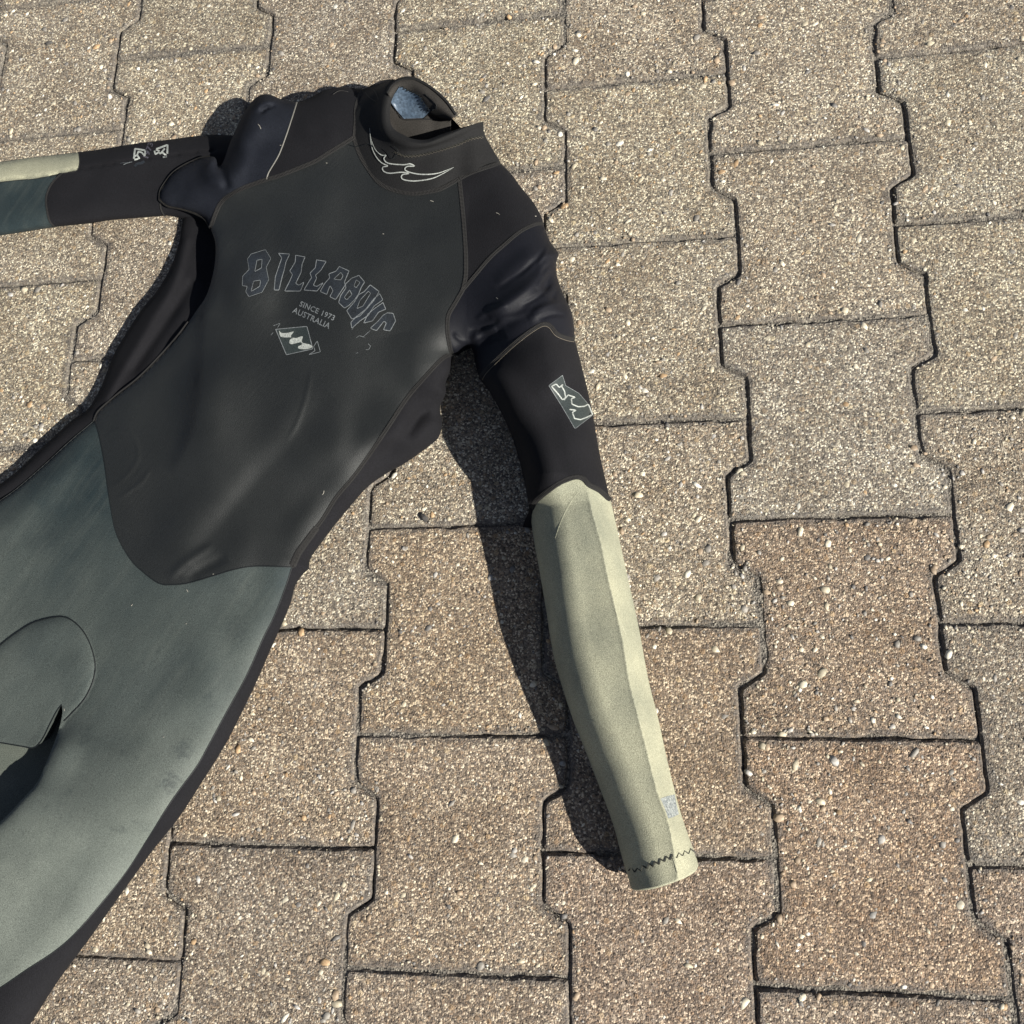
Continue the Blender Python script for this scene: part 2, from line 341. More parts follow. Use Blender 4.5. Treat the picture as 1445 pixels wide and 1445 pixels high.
# loose and embedded chips standing proud of the concrete
t_ = (1 + 5 ** .5) / 2
ico = np.array([(-1, t_, 0), (1, t_, 0), (-1, -t_, 0), (1, -t_, 0), (0, -1, t_), (0, 1, t_), (0, -1, -t_), (0, 1, -t_), (t_, 0, -1), (t_, 0, 1), (-t_, 0, -1), (-t_, 0, 1)]) / 1.9
icf = np.array([(0, 11, 5), (0, 5, 1), (0, 1, 7), (0, 7, 10), (0, 10, 11), (1, 5, 9), (5, 11, 4), (11, 10, 2), (10, 7, 6), (7, 1, 8), (3, 9, 4), (3, 4, 2), (3, 2, 6), (3, 6, 8), (3, 8, 9), (4, 9, 5), (2, 4, 11), (6, 2, 10), (8, 6, 7), (9, 8, 1)])
def pix(P):
    q = (P - CP) @ RM; return np.stack([722.5 + FPX * q[:, 0] / -q[:, 2], 722.5 - FPX * q[:, 1] / -q[:, 2]], 1)
octv = np.array([(1, 0, 0), (-.5, .87, 0), (-.5, -.87, 0), (.3, .2, 1), (-.2, -.3, .9), (0, 0, -1)]); 
octf = np.array([(0, 1, 3), (1, 2, 4), (1, 4, 3), (2, 0, 4), (0, 3, 4), (1, 0, 5), (2, 1, 5), (0, 2, 5)])
pal = np.array([(.66, .60, .47), (.52, .46, .34), (.76, .73, .63), (.38, .29, .20), (.28, .26, .23), (.17, .16, .15), (.44, .30, .17), (.42, .40, .37)])
VS = []; FS = []; CSL = []; base = 0
for NC, bv, bf, s0, ex, smax, zr in ((120000, octv, octf, .0005, .20, .0013, (.3, .6)), (38000, ico, icf, .00115, .36, .0043, (.20, .34))):
    X = rng.uniform(-1.05, .5, NC); Y = rng.uniform(-1.0, .45, NC)
    pp = pix(np.stack([X, Y, 0 * X], 1)); k = (pp[:, 0] > -90) & (pp[:, 0] < 1540) & (pp[:, 1] > -90) & (pp[:, 1] < 1540)
    dens = np.array([mn.noise(Vector((x * 14, y * 14, 2))) for x, y in zip(X, Y)]); k &= rng.random(NC) < .62 + dens * .8
    # stones are cast into the blocks, none bridges a joint
    kk = np.round(X / (SP * U)); v = -Y / U; t = np.abs(v - np.round(v)); dsp = np.interp(t, [.215, .285], [-WD, WD]) * np.where(kk % 2 == 0, 1, -1)
    sx = X / U - kk * SP - dsp; colk = np.where(sx > 0, kk, kk - 1); vv = v + np.where(colk % 2 == 0, 0, .5); dy = np.abs(vv - np.round(vv))
    lim = .010 if bv is octv else .017; k &= (np.abs(sx) > lim) & (dy > lim)
    X = X[k]; Y = Y[k]; NC = len(X)
    s = np.clip(s0 * (1 - rng.random(NC)) ** (-ex), 0, smax)
    sc3 = np.stack([s * rng.uniform(.8, 1.5, NC), s * rng.uniform(.6, 1.0, NC), s * rng.uniform(*zr, NC)], 1); an = rng.uniform(0, 6.283, NC)
    V = bv[None] * rng.uniform(.7, 1.25, (NC, len(bv), 1)) * sc3[:, None, :]
    xr = V[:, :, 0] * np.cos(an)[:, None] - V[:, :, 1] * np.sin(an)[:, None]; yr = V[:, :, 0] * np.sin(an)[:, None] + V[:, :, 1] * np.cos(an)[:, None]
    V = np.stack([xr + X[:, None], yr + Y[:, None], V[:, :, 2] - (s * .10)[:, None]], 2).reshape(-1, 3)
    VS.append(V); FS.append((bf[None] + (np.arange(NC) * len(bv))[:, None, None]).reshape(-1, 3) + base); base += len(V)
    cl = pal[rng.choice(8, NC, p=[.15, .18, .07, .20, .16, .07, .07, .10])] * rng.uniform(.75, 1.1, (NC, 1))
    c4 = np.ones((NC, len(bv), 4)); c4[:, :, :3] = cl[:, None, :]; CSL.append(c4.reshape(-1, 4))
V = np.vstack(VS); F = np.vstack(FS); ca4 = np.vstack(CSL)
me = bpy.data.meshes.new('gravel_chips'); me.vertices.add(len(V)); me.vertices.foreach_set('co', V.ravel())
me.loops.add(F.size); me.loops.foreach_set('vertex_index', F.ravel().astype(np.int32)); me.polygons.add(len(F)); me.polygons.foreach_set('loop_start', np.arange(len(F), dtype=np.int32) * 3)
me.update(calc_edges=True)
at = me.color_attributes.new('tint', 'FLOAT_COLOR', 'POINT'); at.data.foreach_set('color', ca4.ravel())
me.materials.append(M['chip']); go = bpy.data.objects.new('gravel_chips', me); COL.objects.link(go); go.parent = pav; go['kind'] = 'stuff'

# ================================================================== WETSUIT
suit = empty('wetsuit', category='wetsuit',
             label='black and faded teal long-sleeved wetsuit with pale sage forearm, lying front up on pavers')
suit.location = (0, 0, 0)
C = {k: spline(v) for k, v in dict(
    neckL=[(512, 126), (505, 140), (501.5, 153), (501, 173), (499, 194)],
    neckM=[(499, 194), (508, 219), (520, 239), (535, 258), (555, 268), (583, 273), (613, 269), (629, 263), (648, 252)],
    neckR=[(648, 252), (669, 242), (706, 230)],
    shL=[(499, 194), (466, 214), (445, 227), (419, 238), (393, 248), (376, 253)],
    shL2=[(376, 253), (343, 265), (321, 277), (311, 287), (305, 299), (297, 322)],
    piping=[(419, 144), (410, 172), (403, 193), (393, 219), (379, 243), (376, 253)],
    topA=[(419, 144), (432, 140), (445, 134), (458, 127), (477, 123), (498, 124), (512, 126)],
    capTop=[(225, 282), (226, 270), (232, 259), (244, 244), (262, 232), (286, 222), (303, 222), (309, 234), (315, 228), (324, 203), (334, 180), (344, 160), (356, 143), (366, 135), (379, 133), (400, 141), (419, 144)],
    capBot=[(297, 322), (289, 309), (275, 301), (256, 295), (237, 291), (225, 282)],
    chL=[(297, 322), (304, 345), (302, 379), (292, 415), (276, 440), (266, 455)],
    seamSL=[(266, 455), (249, 477), (221, 508), (194, 535), (166, 557), (140, 580), (133, 594)],
    chBot=[(133, 594), (139, 612), (147, 652), (154, 702), (164, 752), (184, 789), (204, 809), (224, 823), (239, 825), (264, 823), (299, 813), (329, 804), (360, 799), (412, 800)],
    seamSR=[(412, 800), (430, 765), (454, 734), (474, 702), (499, 672), (524, 637), (549, 600), (574, 562), (602, 529), (624, 506), (637, 499)],
    armS1=[(637, 499), (633, 480), (631, 462), (633, 444), (642, 428), (653, 409)],
    armS2=[(653, 409), (657, 388), (657, 355), (655, 322), (652, 289), (648, 252)],
    capRtop=[(767, 317), (757, 316), (735, 326), (713, 344), (691, 364), (669, 390), (653, 409)],
    shRout=[(706, 230), (722, 246), (735, 264), (753, 286), (764, 306), (767, 317)],
    capRout=[(767, 317), (770, 325), (777, 342), (788, 358), (785, 370), (786, 390), (796, 418), (806, 439), (810, 461), (811, 479)],
    capRlow=[(811, 479), (800, 477), (786, 471), (777, 460), (766, 457), (748, 467), (726, 484), (704, 504), (684, 524), (677, 535)],
    armpit=[(677, 535), (671, 515), (668, 498), (662, 488), (653, 491), (645, 497), (637, 499)],
    uaL=[(677, 535), (690, 552), (706, 580), (722, 615), (734, 655), (742, 690), (748, 722)],
    hem=[(748, 722), (755, 708), (770, 695), (790, 681), (812, 673), (824, 676), (831, 684), (846, 692), (861, 706)],
    uaR=[(811, 479), (824, 529), (835, 577), (846, 639), (855, 679), (861, 706)],
    faL=[(748, 722), (753, 760), (761, 805), (770, 857), (778, 909), (786, 945), (807, 1011), (831, 1072), (849, 1119), (866, 1166), (878, 1211), (888, 1244)],
    cuff=[(888, 1244), (890, 1251), (899, 1254), (925, 1251), (960, 1239), (980, 1228), (985, 1219)],
    faR=[(861, 706), (863, 712), (873, 757), (886, 816), (901, 884), (915, 959), (929, 1015), (943, 1079), (960, 1145), (976, 1192), (985, 1219)],
    sideR=[(637, 499), (636, 520), (629, 540), (629, 555), (621, 575), (624, 597), (620, 615), (610, 626), (574, 652), (544, 669), (519, 687), (499, 709), (474, 739), (449, 772), (438, 789), (436, 803)],
    legR=[(436, 803), (427, 811), (417, 826), (410, 851), (400, 876), (387, 905), (356, 975), (320, 1047), (288, 1099), (253, 1153), (215, 1201), (167, 1267), (126, 1325), (83, 1383), (43, 1445), (-20, 1540), (-80, 1650)],
    tealR=[(412, 800), (400, 836), (386, 871), (372, 899), (348, 953), (320, 1004), (294, 1052), (277, 1082), (242, 1130), (210, 1181), (177, 1232), (141, 1277), (106, 1317), (76, 1343), (38, 1368), (0, 1394), (-60, 1430), (-150, 1500), (-200, 1560)],
    legEnd1=[(-200, 1560), (-80, 1650)],
    legEnd2=[(-200, 1560), (-280, 1400)],
    inner=[(-280, 1400), (-160, 1290), (-60, 1210), (0, 1160), (33, 1126), (53, 1103), (64, 1079), (75, 1052), (84, 1026), (88, 1006), (87, 994)],
    flap=[(87, 994), (80, 1003), (70, 1022), (60, 1042), (48, 1055), (30, 1053), (0, 1048), (-60, 1040), (-200, 1020), (-330, 990)],
    legEnd3=[(-330, 990), (-310, 930)],
    tealL=[(-310, 930), (-200, 850), (-60, 750), (0, 707), (25, 689), (62, 657), (100, 622), (133, 594)],
    outSL=[(285, 296), (262, 300), (257, 317), (253, 341), (241, 377), (221, 411), (199, 438), (177, 472), (161, 499), (149, 530), (138, 555), (122, 579), (100, 594), (75, 617), (50, 640), (25, 664), (0, 683), (-60, 725), (-200, 825), (-300, 900)],
    slT1=[(-300, 275), (0, 229), (60, 221), (111, 215)],
    slT2=[(111, 215), (149, 210), (199, 202), (249, 196), (287, 191), (306, 190), (345, 192)],
    slEnd=[(345, 192), (340, 250), (330, 300)],
    slB1=[(77, 320), (125, 315), (150, 311), (187, 308), (225, 305), (242, 305), (290, 312), (330, 300)],
    slB2=[(77, 320), (0, 332), (-120, 350), (-300, 380)],
    slCr=[(111, 215), (112, 230), (107, 241), (87, 244.5)],
    slCrL=[(87, 244.5), (50, 252), (0, 257), (-150, 279), (-300, 300)],
    slTe=[(87, 244.5), (76, 255), (69, 266), (65, 280), (66, 295), (70, 312), (77, 320)],
).items()}
R_ = lambda c: c[::-1]
neckback = spline([(512, 126), (550, 112), (600, 130), (660, 190), (706, 230)])
cuffx = spline([(888, 1244), (915, 1330), (1015, 1300), (985, 1219)])
SIL = join(C['capTop'], C['topA'], neckback, C['shRout'], C['capRout'], C['uaR'], C['faR'], R_(cuffx), R_(C['faL']), R_(C['uaL']), C['armpit'],
           C['sideR'], C['legR'], R_(C['legEnd1']), C['legEnd2'], C['inner'], C['flap'], C['legEnd3'], C['tealL'], R_(C['seamSL']), R_(C['chL']), C['capBot'])
# plan x, plan y, crown height cm, rim height cm, rounding width
CT = np.array([
 (235, 275, 3.0, 1.95, 25), (262, 232, 3.6, 2.1, 28), (285, 300, 4, 2.2, 28), (298, 316, 3.6, 2.6, 20), (320, 240, 6, 3.2, 28), (345, 170, 7, 3.6, 35), (375, 140, 6, 3.9, 30), (380, 220, 6, 4, 40),
 (440, 180, 6, 4.2, 40), (480, 130, 5.6, 4.2, 30), (540, 120, 5.2, 4, 30), (600, 140, 4.4, 4, 20), (655, 185, 4.4, 3.8, 20), (700, 235, 5.4, 3.4, 35), (750, 290, 6, 3.4, 45), (720, 340, 6.5, 4, 50),
 (785, 380, 6.6, 3.0, 40), (805, 450, 6.9, 2.8, 45), (740, 430, 7.6, 3, 50), (660, 495, 5, 3.5, 20), (770, 520, 8.4, 2.6, 50), (820, 560, 7, 2.2, 50), (690, 560, 8.8, 2.8, 45), (740, 680, 8.6, 1.6, 48), (850, 650, 7.6, 2, 50),
 (755, 760, 7.6, 1.2, 50), (870, 760, 7, 1.6, 42), (800, 950, 6.3, 1.2, 50), (910, 950, 5.6, 1.4, 45), (870, 1150, 6, 1.2, 45), (965, 1150, 5.6, 1.2, 45), (930, 1240, 5.8, 1.2, 45),
 (450, 300, 6, 5, 60), (590, 280, 6, 5, 60), (500, 420, 6.5, 5, 60), (620, 380, 6.3, 5, 60), (600, 480, 6.2, 3.5, 60), (300, 350, 5, 4, 20), (290, 420, 4.5, 3.6, 20), (350, 400, 6, 4, 50),
 (266, 455, 3.6, 2.8, 25), (220, 510, 2.9, 2.2, 25), (133, 590, 2.7, 2.1, 20), (200, 600, 3.3, 2.2, 30), (320, 560, 5.2, 4, 50), (450, 600, 5.5, 4, 50), (540, 600, 5, 2, 50), (610, 610, 3, .7, 40), (560, 655, 3, .7, 50),
 (470, 740, 3, .7, 50), (436, 790, 2.8, .7, 40), (300, 760, 3.8, 2.5, 50), (180, 720, 3.3, 2.2, 40), (410, 820, 2.8, .7, 40), (370, 930, 3.2, .7, 50), (300, 1060, 3.6, .7, 60), (180, 1240, 3.8, .7, 70), (50, 1400, 3.8, .7, 70), (-60, 1550, 3.8, .7, 70),
 (250, 950, 4.5, 3, 70), (150, 1100, 5, 3.5, 60), (80, 1060, 5.2, 4.7, 20), (30, 1140, 5.2, 4.7, 20), (-100, 1250, 5, 4.5, 30), (60, 940, 3.9, 3.7, 20), (30, 1050, 3.5, 3.5, 5), (78, 1008, 3.6, 3.6, 5), (58, 1040, 3.5, 3.5, 5), (-60, 1035, 3.5, 3.5, 5), (0, 800, 3.5, 2.4, 40), (60, 680, 2.9, 2, 30), (-100, 900, 3.5, 2, 40), (-250, 1000, 3, 2, 40)], float)
def field(P, T, r0=22.):
    d2 = ((P[:, None, :] - T[None, :, :2]) ** 2).sum(2); wt = 1 / (d2 + r0 * r0) ** 1.8
    return (wt[:, :, None] * T[None, :, 2:]).sum(1) / wt.sum(1)[:, None]
OVAL = spline([(-60, 960), (0, 910), (25, 891), (50, 877), (85, 870), (105, 878), (122, 898), (133, 928), (133, 955), (121, 984), (100, 1008), (90, 1018)])
# folds: points, height mm, width
FOLDS = [([(296, 380), (292, 460), (289, 520), (284, 570), (270, 620), (246, 672)], 6.5, (55, 13)),
 ([(470, 560), (440, 592), (418, 625), (385, 662), (354, 695), (320, 737), (291, 772), (268, 796)], -5.5, (52, 24)), ([(540, 600), (470, 690), (400, 770)], 1.5, 22),
 ([(440, 520), (432, 560), (418, 600), (404, 622)], .7, 3), ([(238, 818), (258, 797), (284, 779), (302, 768)], 1.5, 6), ([(262, 818), (290, 800), (320, 785)], -2, 8),
 ([(150, 611), (175, 607), (190, 620), (195, 645), (180, 670), (157, 690)], .6, 2.4), ([(214, 657), (200, 680), (165, 705)], .6, 2.2),
 ([(781, 364), (764, 387), (745, 405), (716, 427), (688, 446)], 4.5, 9), ([(758, 352), (730, 372), (700, 398)], 2, 10), ([(770, 420), (740, 440), (700, 466)], -3, 9), ([(778, 382), (772, 396), (768, 410)], -5, 5), ([(792, 432), (770, 436), (745, 450)], 2.5, 7), ([(672, 470), (690, 474), (712, 470)], -3, 7),
 ([(570, 620), (590, 590), (612, 572)], -3.5, 7), ([(540, 650), (572, 606), (600, 572)], -1.5, 8), ([(616, 590), (600, 606), (584, 626)], 2, 8),
 ([(770, 350), (752, 372), (728, 392), (700, 408)], -2.4, 4), ([(760, 366), (740, 386), (712, 402)], 1.6, 3), ([(786, 380), (778, 400), (760, 418), (735, 432)], -2.2, 3.5), ([(798, 425), (775, 430), (750, 440)], 1.6, 3),
 ([(672, 450), (690, 440), (716, 430)], 1.6, 3.5), ([(662, 466), (684, 462), (705, 452)], -1.8, 3), ([(800, 445), (780, 444), (760, 450)], -1.5, 3), ([(776, 344), (768, 360), (758, 372)], 1.6, 3),
 ([(640, 470), (650, 480), (664, 484)], 1.5, 3), ([(604, 570), (616, 556), (627, 545)], -1.6, 3), ([(366, 161), (375, 153), (390, 148)], -4.5, 2.6), ([(360, 150), (376, 143), (394, 149)], 3, 4), ([(787, 372), (770, 390), (758, 408)], 2.2, 3.5), ([(782, 372), (770, 378), (764, 388)], -2.5, 3), ([(700, 452), (730, 446), (752, 434)], 1.8, 5), ([(664, 480), (680, 470), (700, 462)], 2, 4), ([(676, 488), (696, 480), (716, 476)], -2, 4), ([(794, 405), (785, 412), (778, 424)], -2.5, 4), ([(309, 236), (316, 250), (322, 268)], -5, 6), ([(262, 262), (290, 258), (300, 250)], 1.5, 10), ([(352, 150), (372, 142), (388, 150)], 3, 8), ([(365, 158), (380, 150)], -2.5, 3), ([(335, 190), (345, 220), (330, 250)], 2.5, 12),
 ([(470, 240), (450, 330), (480, 420)], 2.0, 26), ([(560, 300), (540, 380), (560, 470)], 1.8, 28), ([(400, 290), (390, 360), (400, 450)], -2.0, 22),
 ([(330, 830), (260, 900), (200, 990), (160, 1060)], -3, 40), ([(420, 170), (450, 200), (480, 190)], 1.5, 14),
 ([(0, 760), (60, 700), (120, 640)], 2.0, 18), ([(40, 900), (80, 890), (110, 920), (105, 960)], 1.5, 22)]
RID = spline([(820, 668), (828, 687), (836, 722), (849, 768), (857, 809), (869, 859), (880, 909), (888, 959), (901, 1011), (913, 1058), (927, 1114), (943, 1159), (951, 1199), (958, 1245)])
FOLDS = [(spline(a, 8), b, c_) for a, b, c_ in FOLDS]
from mathutils import noise as mn
def lown(P, s, z=0.): return np.array([mn.noise(Vector((p[0] / s, p[1] / s, z))) for p in P])
FAL = np.vstack([C['faL'], [(905, 1330)]]); FAR = np.vstack([C['faR'], [(1008, 1290)]])
def Hm(P):
    P = np.asarray(P, float).reshape(-1, 2); out = np.empty(len(P))
    for a in range(0, len(P), 4000):
        Q = P[a:a + 4000]; f = field(Q, CT); d, _, _ = segdist(Q, SIL, True)
        u = np.clip(d / f[:, 2], 0, 1); h = f[:, 1] + (f[:, 0] - f[:, 1]) * np.sqrt(np.clip(1 - (1 - u) ** 2, 0, 1))
        h = h * .01
        ramp = np.clip(d / 14, 0, 1)
        for pl, amp, wd in FOLDS:
            wm = max(wd) if isinstance(wd, tuple) else wd; lo, hi = pl.min(0) - 3 * wm, pl.max(0) + 3 * wm
            m = ((Q > lo) & (Q < hi)).all(1)
            if m.any():
                dd, sg, pr = segdist(Q[m], pl); ww = np.where(sg > 0, wd[1], wd[0]) if isinstance(wd, tuple) else wd; e = np.clip(np.minimum(pr, 1 - pr) * 5, 0, 1) ** .7
                h[m] += amp * .001 * np.exp(-(dd / ww) ** 2) * e * ramp[m]
        m = (Q[:, 0] > 740) & (Q[:, 1] > 660)
        if m.any():                                     # pressed crease down the forearm
            dd, sg, pr = segdist(Q[m], RID); fade = np.clip((Q[m][:, 1] - 668) / 45, 0, 1)
            lf = sg > 0                                   # left of the crease
            de = d[m]; hm = h[m]; zt = .001 * np.interp(Q[m][:, 1], [680, 760, 900, 1050, 1150, 1250], [73, 72, 68, 64, 61, 58]); zr = .022
            dr = segdist(Q[m], FAR)[0]; fac = zr + (zt - zr) * (dr / (dr + dd + 1e-6)) ** .9 - .0007 * np.exp(-((dd - 4.5) / 2.2) ** 2)
            tl = zt - .0065 * (1 - np.exp(-dd / 60)); ze = f[m][:, 1] * .01; uu = np.clip(segdist(Q[m], FAL)[0] / 52, 0, 1); left = ze + (tl - ze) * np.sqrt(1 - (1 - uu) ** 2)
            left = left + .0004 * np.exp(-(dd / 3) ** 2)
            seat = np.exp(-((Q[m][:, 1] - 870) / 50) ** 2) * np.exp(-((Q[m][:, 0] - 825) / 26) ** 2)
            tgt = np.where(lf, left - .0022 * seat * ramp[m], fac)
            right_of = (Q[m][:, 0] > np.interp(Q[m][:, 1], RID[:, 1], RID[:, 0])) | lf
            h[m] = hm + (tgt - hm) * fade * right_of
        m = (Q[:, 0] < 150) & (Q[:, 1] > 850) & (Q[:, 1] < 1065)
        if m.any():                                     # the knee pad stands a little proud
            po = np.vstack([OVAL, [(60, 1060), (-60, 1060)]]); ins = inside(Q[m], po); dd, _, _ = segdist(Q[m], OVAL)
            h[m] += np.where(ins, .0028 * (1 - np.exp(-dd / 7)), -.0008 * np.exp(-dd / 5))
        m = (Q[:, 0] < 660)
        h[m] += .0013 * lown(Q[m], 75, 3.1) * ramp[m] + .0003 * lown(Q[m], 28, 9.1) * ramp[m]
        h[~m] += .0004 * lown(Q[~m], 45, 5.1) * ramp[~m]
        out[a:a + 4000] = h
    return out
CS = np.array([(257, 320, 1.3, .7, 14), (290, 330, 1.2, .7, 14), (300, 370, 1.3, .7, 14), (262, 400, 1.9, .8, 14), (240, 430, 2.2, .8, 16), (262, 452, 2.6, .8, 14), (200, 500, 2.2, .8, 20), (221, 508, 2.3, .8, 20), (166, 557, 2.1, .8, 20), (133, 594, 2.1, .9, 16), (60, 650, 2.0, .9, 12), (-100, 770, 2.0, .9, 12)], float)
OUTS = C['outSL']
def Hs(P):
    P = np.asarray(P, float).reshape(-1, 2); f = field(P, CS, 12); d, _, _ = segdist(P, OUTS)
    u = np.clip(d / f[:, 2], 0, 1); h = .01 * (f[:, 1] + (f[:, 0] - f[:, 1]) * np.sqrt(1 - (1 - u) ** 2))
    for pl, amp, wd in [([(262, 340), (245, 400), (215, 450), (180, 510), (150, 560)], 3, 7), ([(270, 400), (235, 455), (190, 520)], -3, 7)]:
        dd, _, _ = segdist(P, spline(pl, 8)); h += amp * .001 * np.exp(-(dd / wd) ** 2)
    return h
SSL = join(C['slT1'], C['slT2'], C['slEnd'], R_(C['slB1']), C['slB2'])
CRE = spline([(-300, 300), (0, 257), (50, 252), (87, 244.5), (110, 240), (225, 222), (300, 214)])
def Hl(P):
    P = np.asarray(P, float).reshape(-1, 2); d, _, _ = segdist(P, SSL, True)
    dc, sg, _ = segdist(P, CRE); u = np.clip(d / 34, 0, 1)
    zt = 2.1 + .2 * np.sin(P[:, 0] / 60)
    top = sg < 0
    h = .01 * (.7 + (zt - .7) * np.sqrt(1 - (1 - u) ** 2))
    h += np.where(top, -.0022 * np.exp(-(dc / 3.) ** 2), .0016 * np.exp(-dc / 8))
    return h + .0012 * lown(P, 40, 7.7) * u
CL = np.array([(-300, 950, 2.2, 1, 30), (60, 1000, 1.4, 1, 30), (20, 1080, 1.7, 1, 30), (-80, 1120, 2.4, 1, 30), (-300, 1250, 3, 1, 30)], float)
def Hleg(P): return field(np.asarray(P, float).reshape(-1, 2), CL)[:, 0] * .01

def offs(c, o):
    t = np.gradient(c, axis=0); t /= np.linalg.norm(t, axis=1)[:, None] + 1e-9
    return c + np.stack([-t[:, 1], t[:, 0]], 1) * np.asarray(o)[..., None] if np.ndim(o) else c + np.stack([-t[:, 1], t[:, 0]], 1) * o
def resample(c, step):
    c = np.asarray(c); s = np.r_[0, np.cumsum(np.hypot(*np.diff(c, axis=0).T))]; n = max(2, int(s[-1] / step) + 1); q = np.linspace(0, s[-1], n)
    return np.stack([np.interp(q, s, c[:, 0]), np.interp(q, s, c[:, 1])], 1)
def panel(name, poly, H, mt, off=0., grid=3.0, parent=suit, extra=None):
    poly = np.asarray(poly); lo, hi = poly.min(0), poly.max(0)
    gx, gy = np.meshgrid(np.arange(lo[0], hi[0], grid), np.arange(lo[1], hi[1], grid * .87)); gx = gx + (np.arange(gx.shape[0]) % 2)[:, None] * grid / 2
    G = np.stack([gx.ravel(), gy.ravel()], 1); G = G[inside(G, poly)]
    if len(G):
        d, _, _ = segdist(G, poly, True); G = G[d > grid * .55]
    if extra is not None:
        d, _, _ = segdist(G, extra[0]); G = np.vstack([G[d > 7.5]] + [e_[(segdist(e_, poly, True)[0] > 1.2) & inside(e_, poly)] for e_ in extra])
    P = np.vstack([poly, G]) if len(G) else poly
    r = delaunay_2d_cdt([Vector(p) for p in P], [], [list(range(len(poly)))], 1, 1e-6)
    Q = np.array([v[:] for v in r[0]]); F = [tuple(f) for f in r[2]]
    F2 = []
    for f in F:
        a, b, c = (Q[i] for i in f[:3])
        F2.append(f if (b[0] - a[0]) * (c[1] - a[1]) - (b[1] - a[1]) * (c[0] - a[0]) < 0 else f[::-1])
    return newmesh(name, world(Q, H(Q) + off), F2, mt, parent)
def skirt(name, line, H, mt, inward=1, drop=.004, parent=suit):
    """the turned-under edge from a rim down to the ground"""
    line = np.asarray(line); h = H(line); W = world(line, h)
    tg = np.gradient(W[:, :2], axis=0); tg /= np.linalg.norm(tg, axis=1)[:, None] + 1e-9
    nr = np.stack([-tg[:, 1], tg[:, 0]], 1) * inward; V = []; K = 6
    for k in range(K + 1):
        a = k / K * math.pi / 2
        z = h * math.cos(a) * 1.0 + .0012 * math.sin(a); inn = np.minimum(h * .55, .014) * (1 - math.cos(a)) 
        V.append(np.column_stack([W[:, :2] + nr * inn[:, None], z]))
    n = len(line); V = np.vstack(V); F = []
    for k in range(K):
        for i in range(n - 1): F.append((k * n + i, k * n + i + 1, (k + 1) * n + i + 1, (k + 1) * n + i))
    return newmesh(name, V, F, mt, parent)

P_chest = join(C['neckM'], R_(C['armS2']), R_(C['armS1']), R_(C['seamSR']), R_(C['chBot']), R_(C['seamSL']), R_(C['chL']), R_(C['shL2']), R_(C['shL']))
panel('chest_panel', P_chest, Hm, M['rubber'])
panel('shoulder_panel', join(C['neckL'], C['shL'], R_(C['piping']), C['topA']), Hm, M['nylon'])
panel('shoulder_cap', join(C['piping'], C['shL2'], C['capBot'], C['capTop']), Hm, M['nylon_blue'])
panel('shoulder_panel', join(C['neckR'], C['shRout'], C['capRtop'], C['armS2']), Hm, M['nylon'])
panel('shoulder_cap', join(C['capRtop'], R_(C['armS1']), R_(C['armpit']), R_(C['capRlow']), R_(C['capRout'])), Hm, M['stretch'], grid=2.2)
panel('side_panel', join(C['sideR'], spline([(436, 803), (412, 800)]), C['seamSR']), Hm, M['nylon'])
panel('side_panel', join(C['outSL'], spline([(-300, 900), (-310, 930)]), C['tealL'], R_(C['seamSL']), R_(C['chL']), spline([(297, 322), (285, 296)])), Hs, M['nylon'])
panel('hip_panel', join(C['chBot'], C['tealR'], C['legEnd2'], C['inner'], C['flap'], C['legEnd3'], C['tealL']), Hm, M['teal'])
panel('leg_side_panel', join(spline([(412, 800), (436, 803)]), C['legR'], R_(C['legEnd1']), R_(C['tealR'])), Hm, M['nylon'])
panel('inner_leg_panel', spline([(-350, 900), (-100, 930), (90, 960), (104, 1000), (92, 1060), (60, 1120), (0, 1180), (-120, 1270), (-260, 1340), (-380, 1260), (-350, 900)], 6)[:-1], Hleg, M['bleached'], grid=6)
# sleeves
ua = panel('upper_sleeve', join(C['capRlow'], C['uaL'], C['hem'], R_(C['uaR'])), Hm, M['nylon'])
hem_under = spline([(748, 722), (757, 700), (790, 672), (824, 668), (861, 706)])
fa = panel('forearm_sleeve', join(hem_under, C['faR'], R_(C['cuff']), R_(C['faL'])), Hm, M['cream'], off=-.0016, grid=2.2, extra=[offs(resample(RID, 2.2), o_) for o_ in (0, -6.5, -4.5, -3, -1.5, 1.5, 3, 5)])
panel('upper_sleeve', join(C['slT2'], C['slEnd'], R_(C['slB1']), R_(C['slTe']), R_(C['slCr'])), Hl, M['nylon'])
panel('sleeve_stripe', join(C['slT1'], C['slCr'], C['slCrL']), Hl, M['cream'], off=.0002)
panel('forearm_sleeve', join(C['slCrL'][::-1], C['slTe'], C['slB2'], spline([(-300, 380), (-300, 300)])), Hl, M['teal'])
# turned-under edges
skirt('edge_fold', C['faL'], lambda p: Hm(p) - .0016, M['cream'], 1)
skirt('edge_fold', C['faR'], lambda p: Hm(p) - .0016, M['cream'], -1)
skirt('edge_fold', join(R_(C['uaL']), C['armpit']), Hm, M['nylon'], -1)
skirt('edge_fold', join(C['capTop'], C['topA'], neckback, C['shRout'], C['capRout'], C['uaR']), Hm, M['nylon'], -1)
skirt('edge_fold', join(C['sideR'], C['legR']), Hm, M['nylon'], -1)
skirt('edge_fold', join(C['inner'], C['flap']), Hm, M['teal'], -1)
skirt('edge_fold', join(R_(C['chL']), C['capBot']), Hm, M['nylon'], -1)
skirt('edge_fold', C['outSL'], Hs, M['nylon'], 1)
skirt('edge_fold', join(C['slT1'], C['slT2']), Hl, M['nylon'], -1)
skirt('edge_fold', R_(C['slB1']), Hl, M['nylon'], -1)
skirt('edge_fold', C['slB2'], Hl, M['teal'], -1)
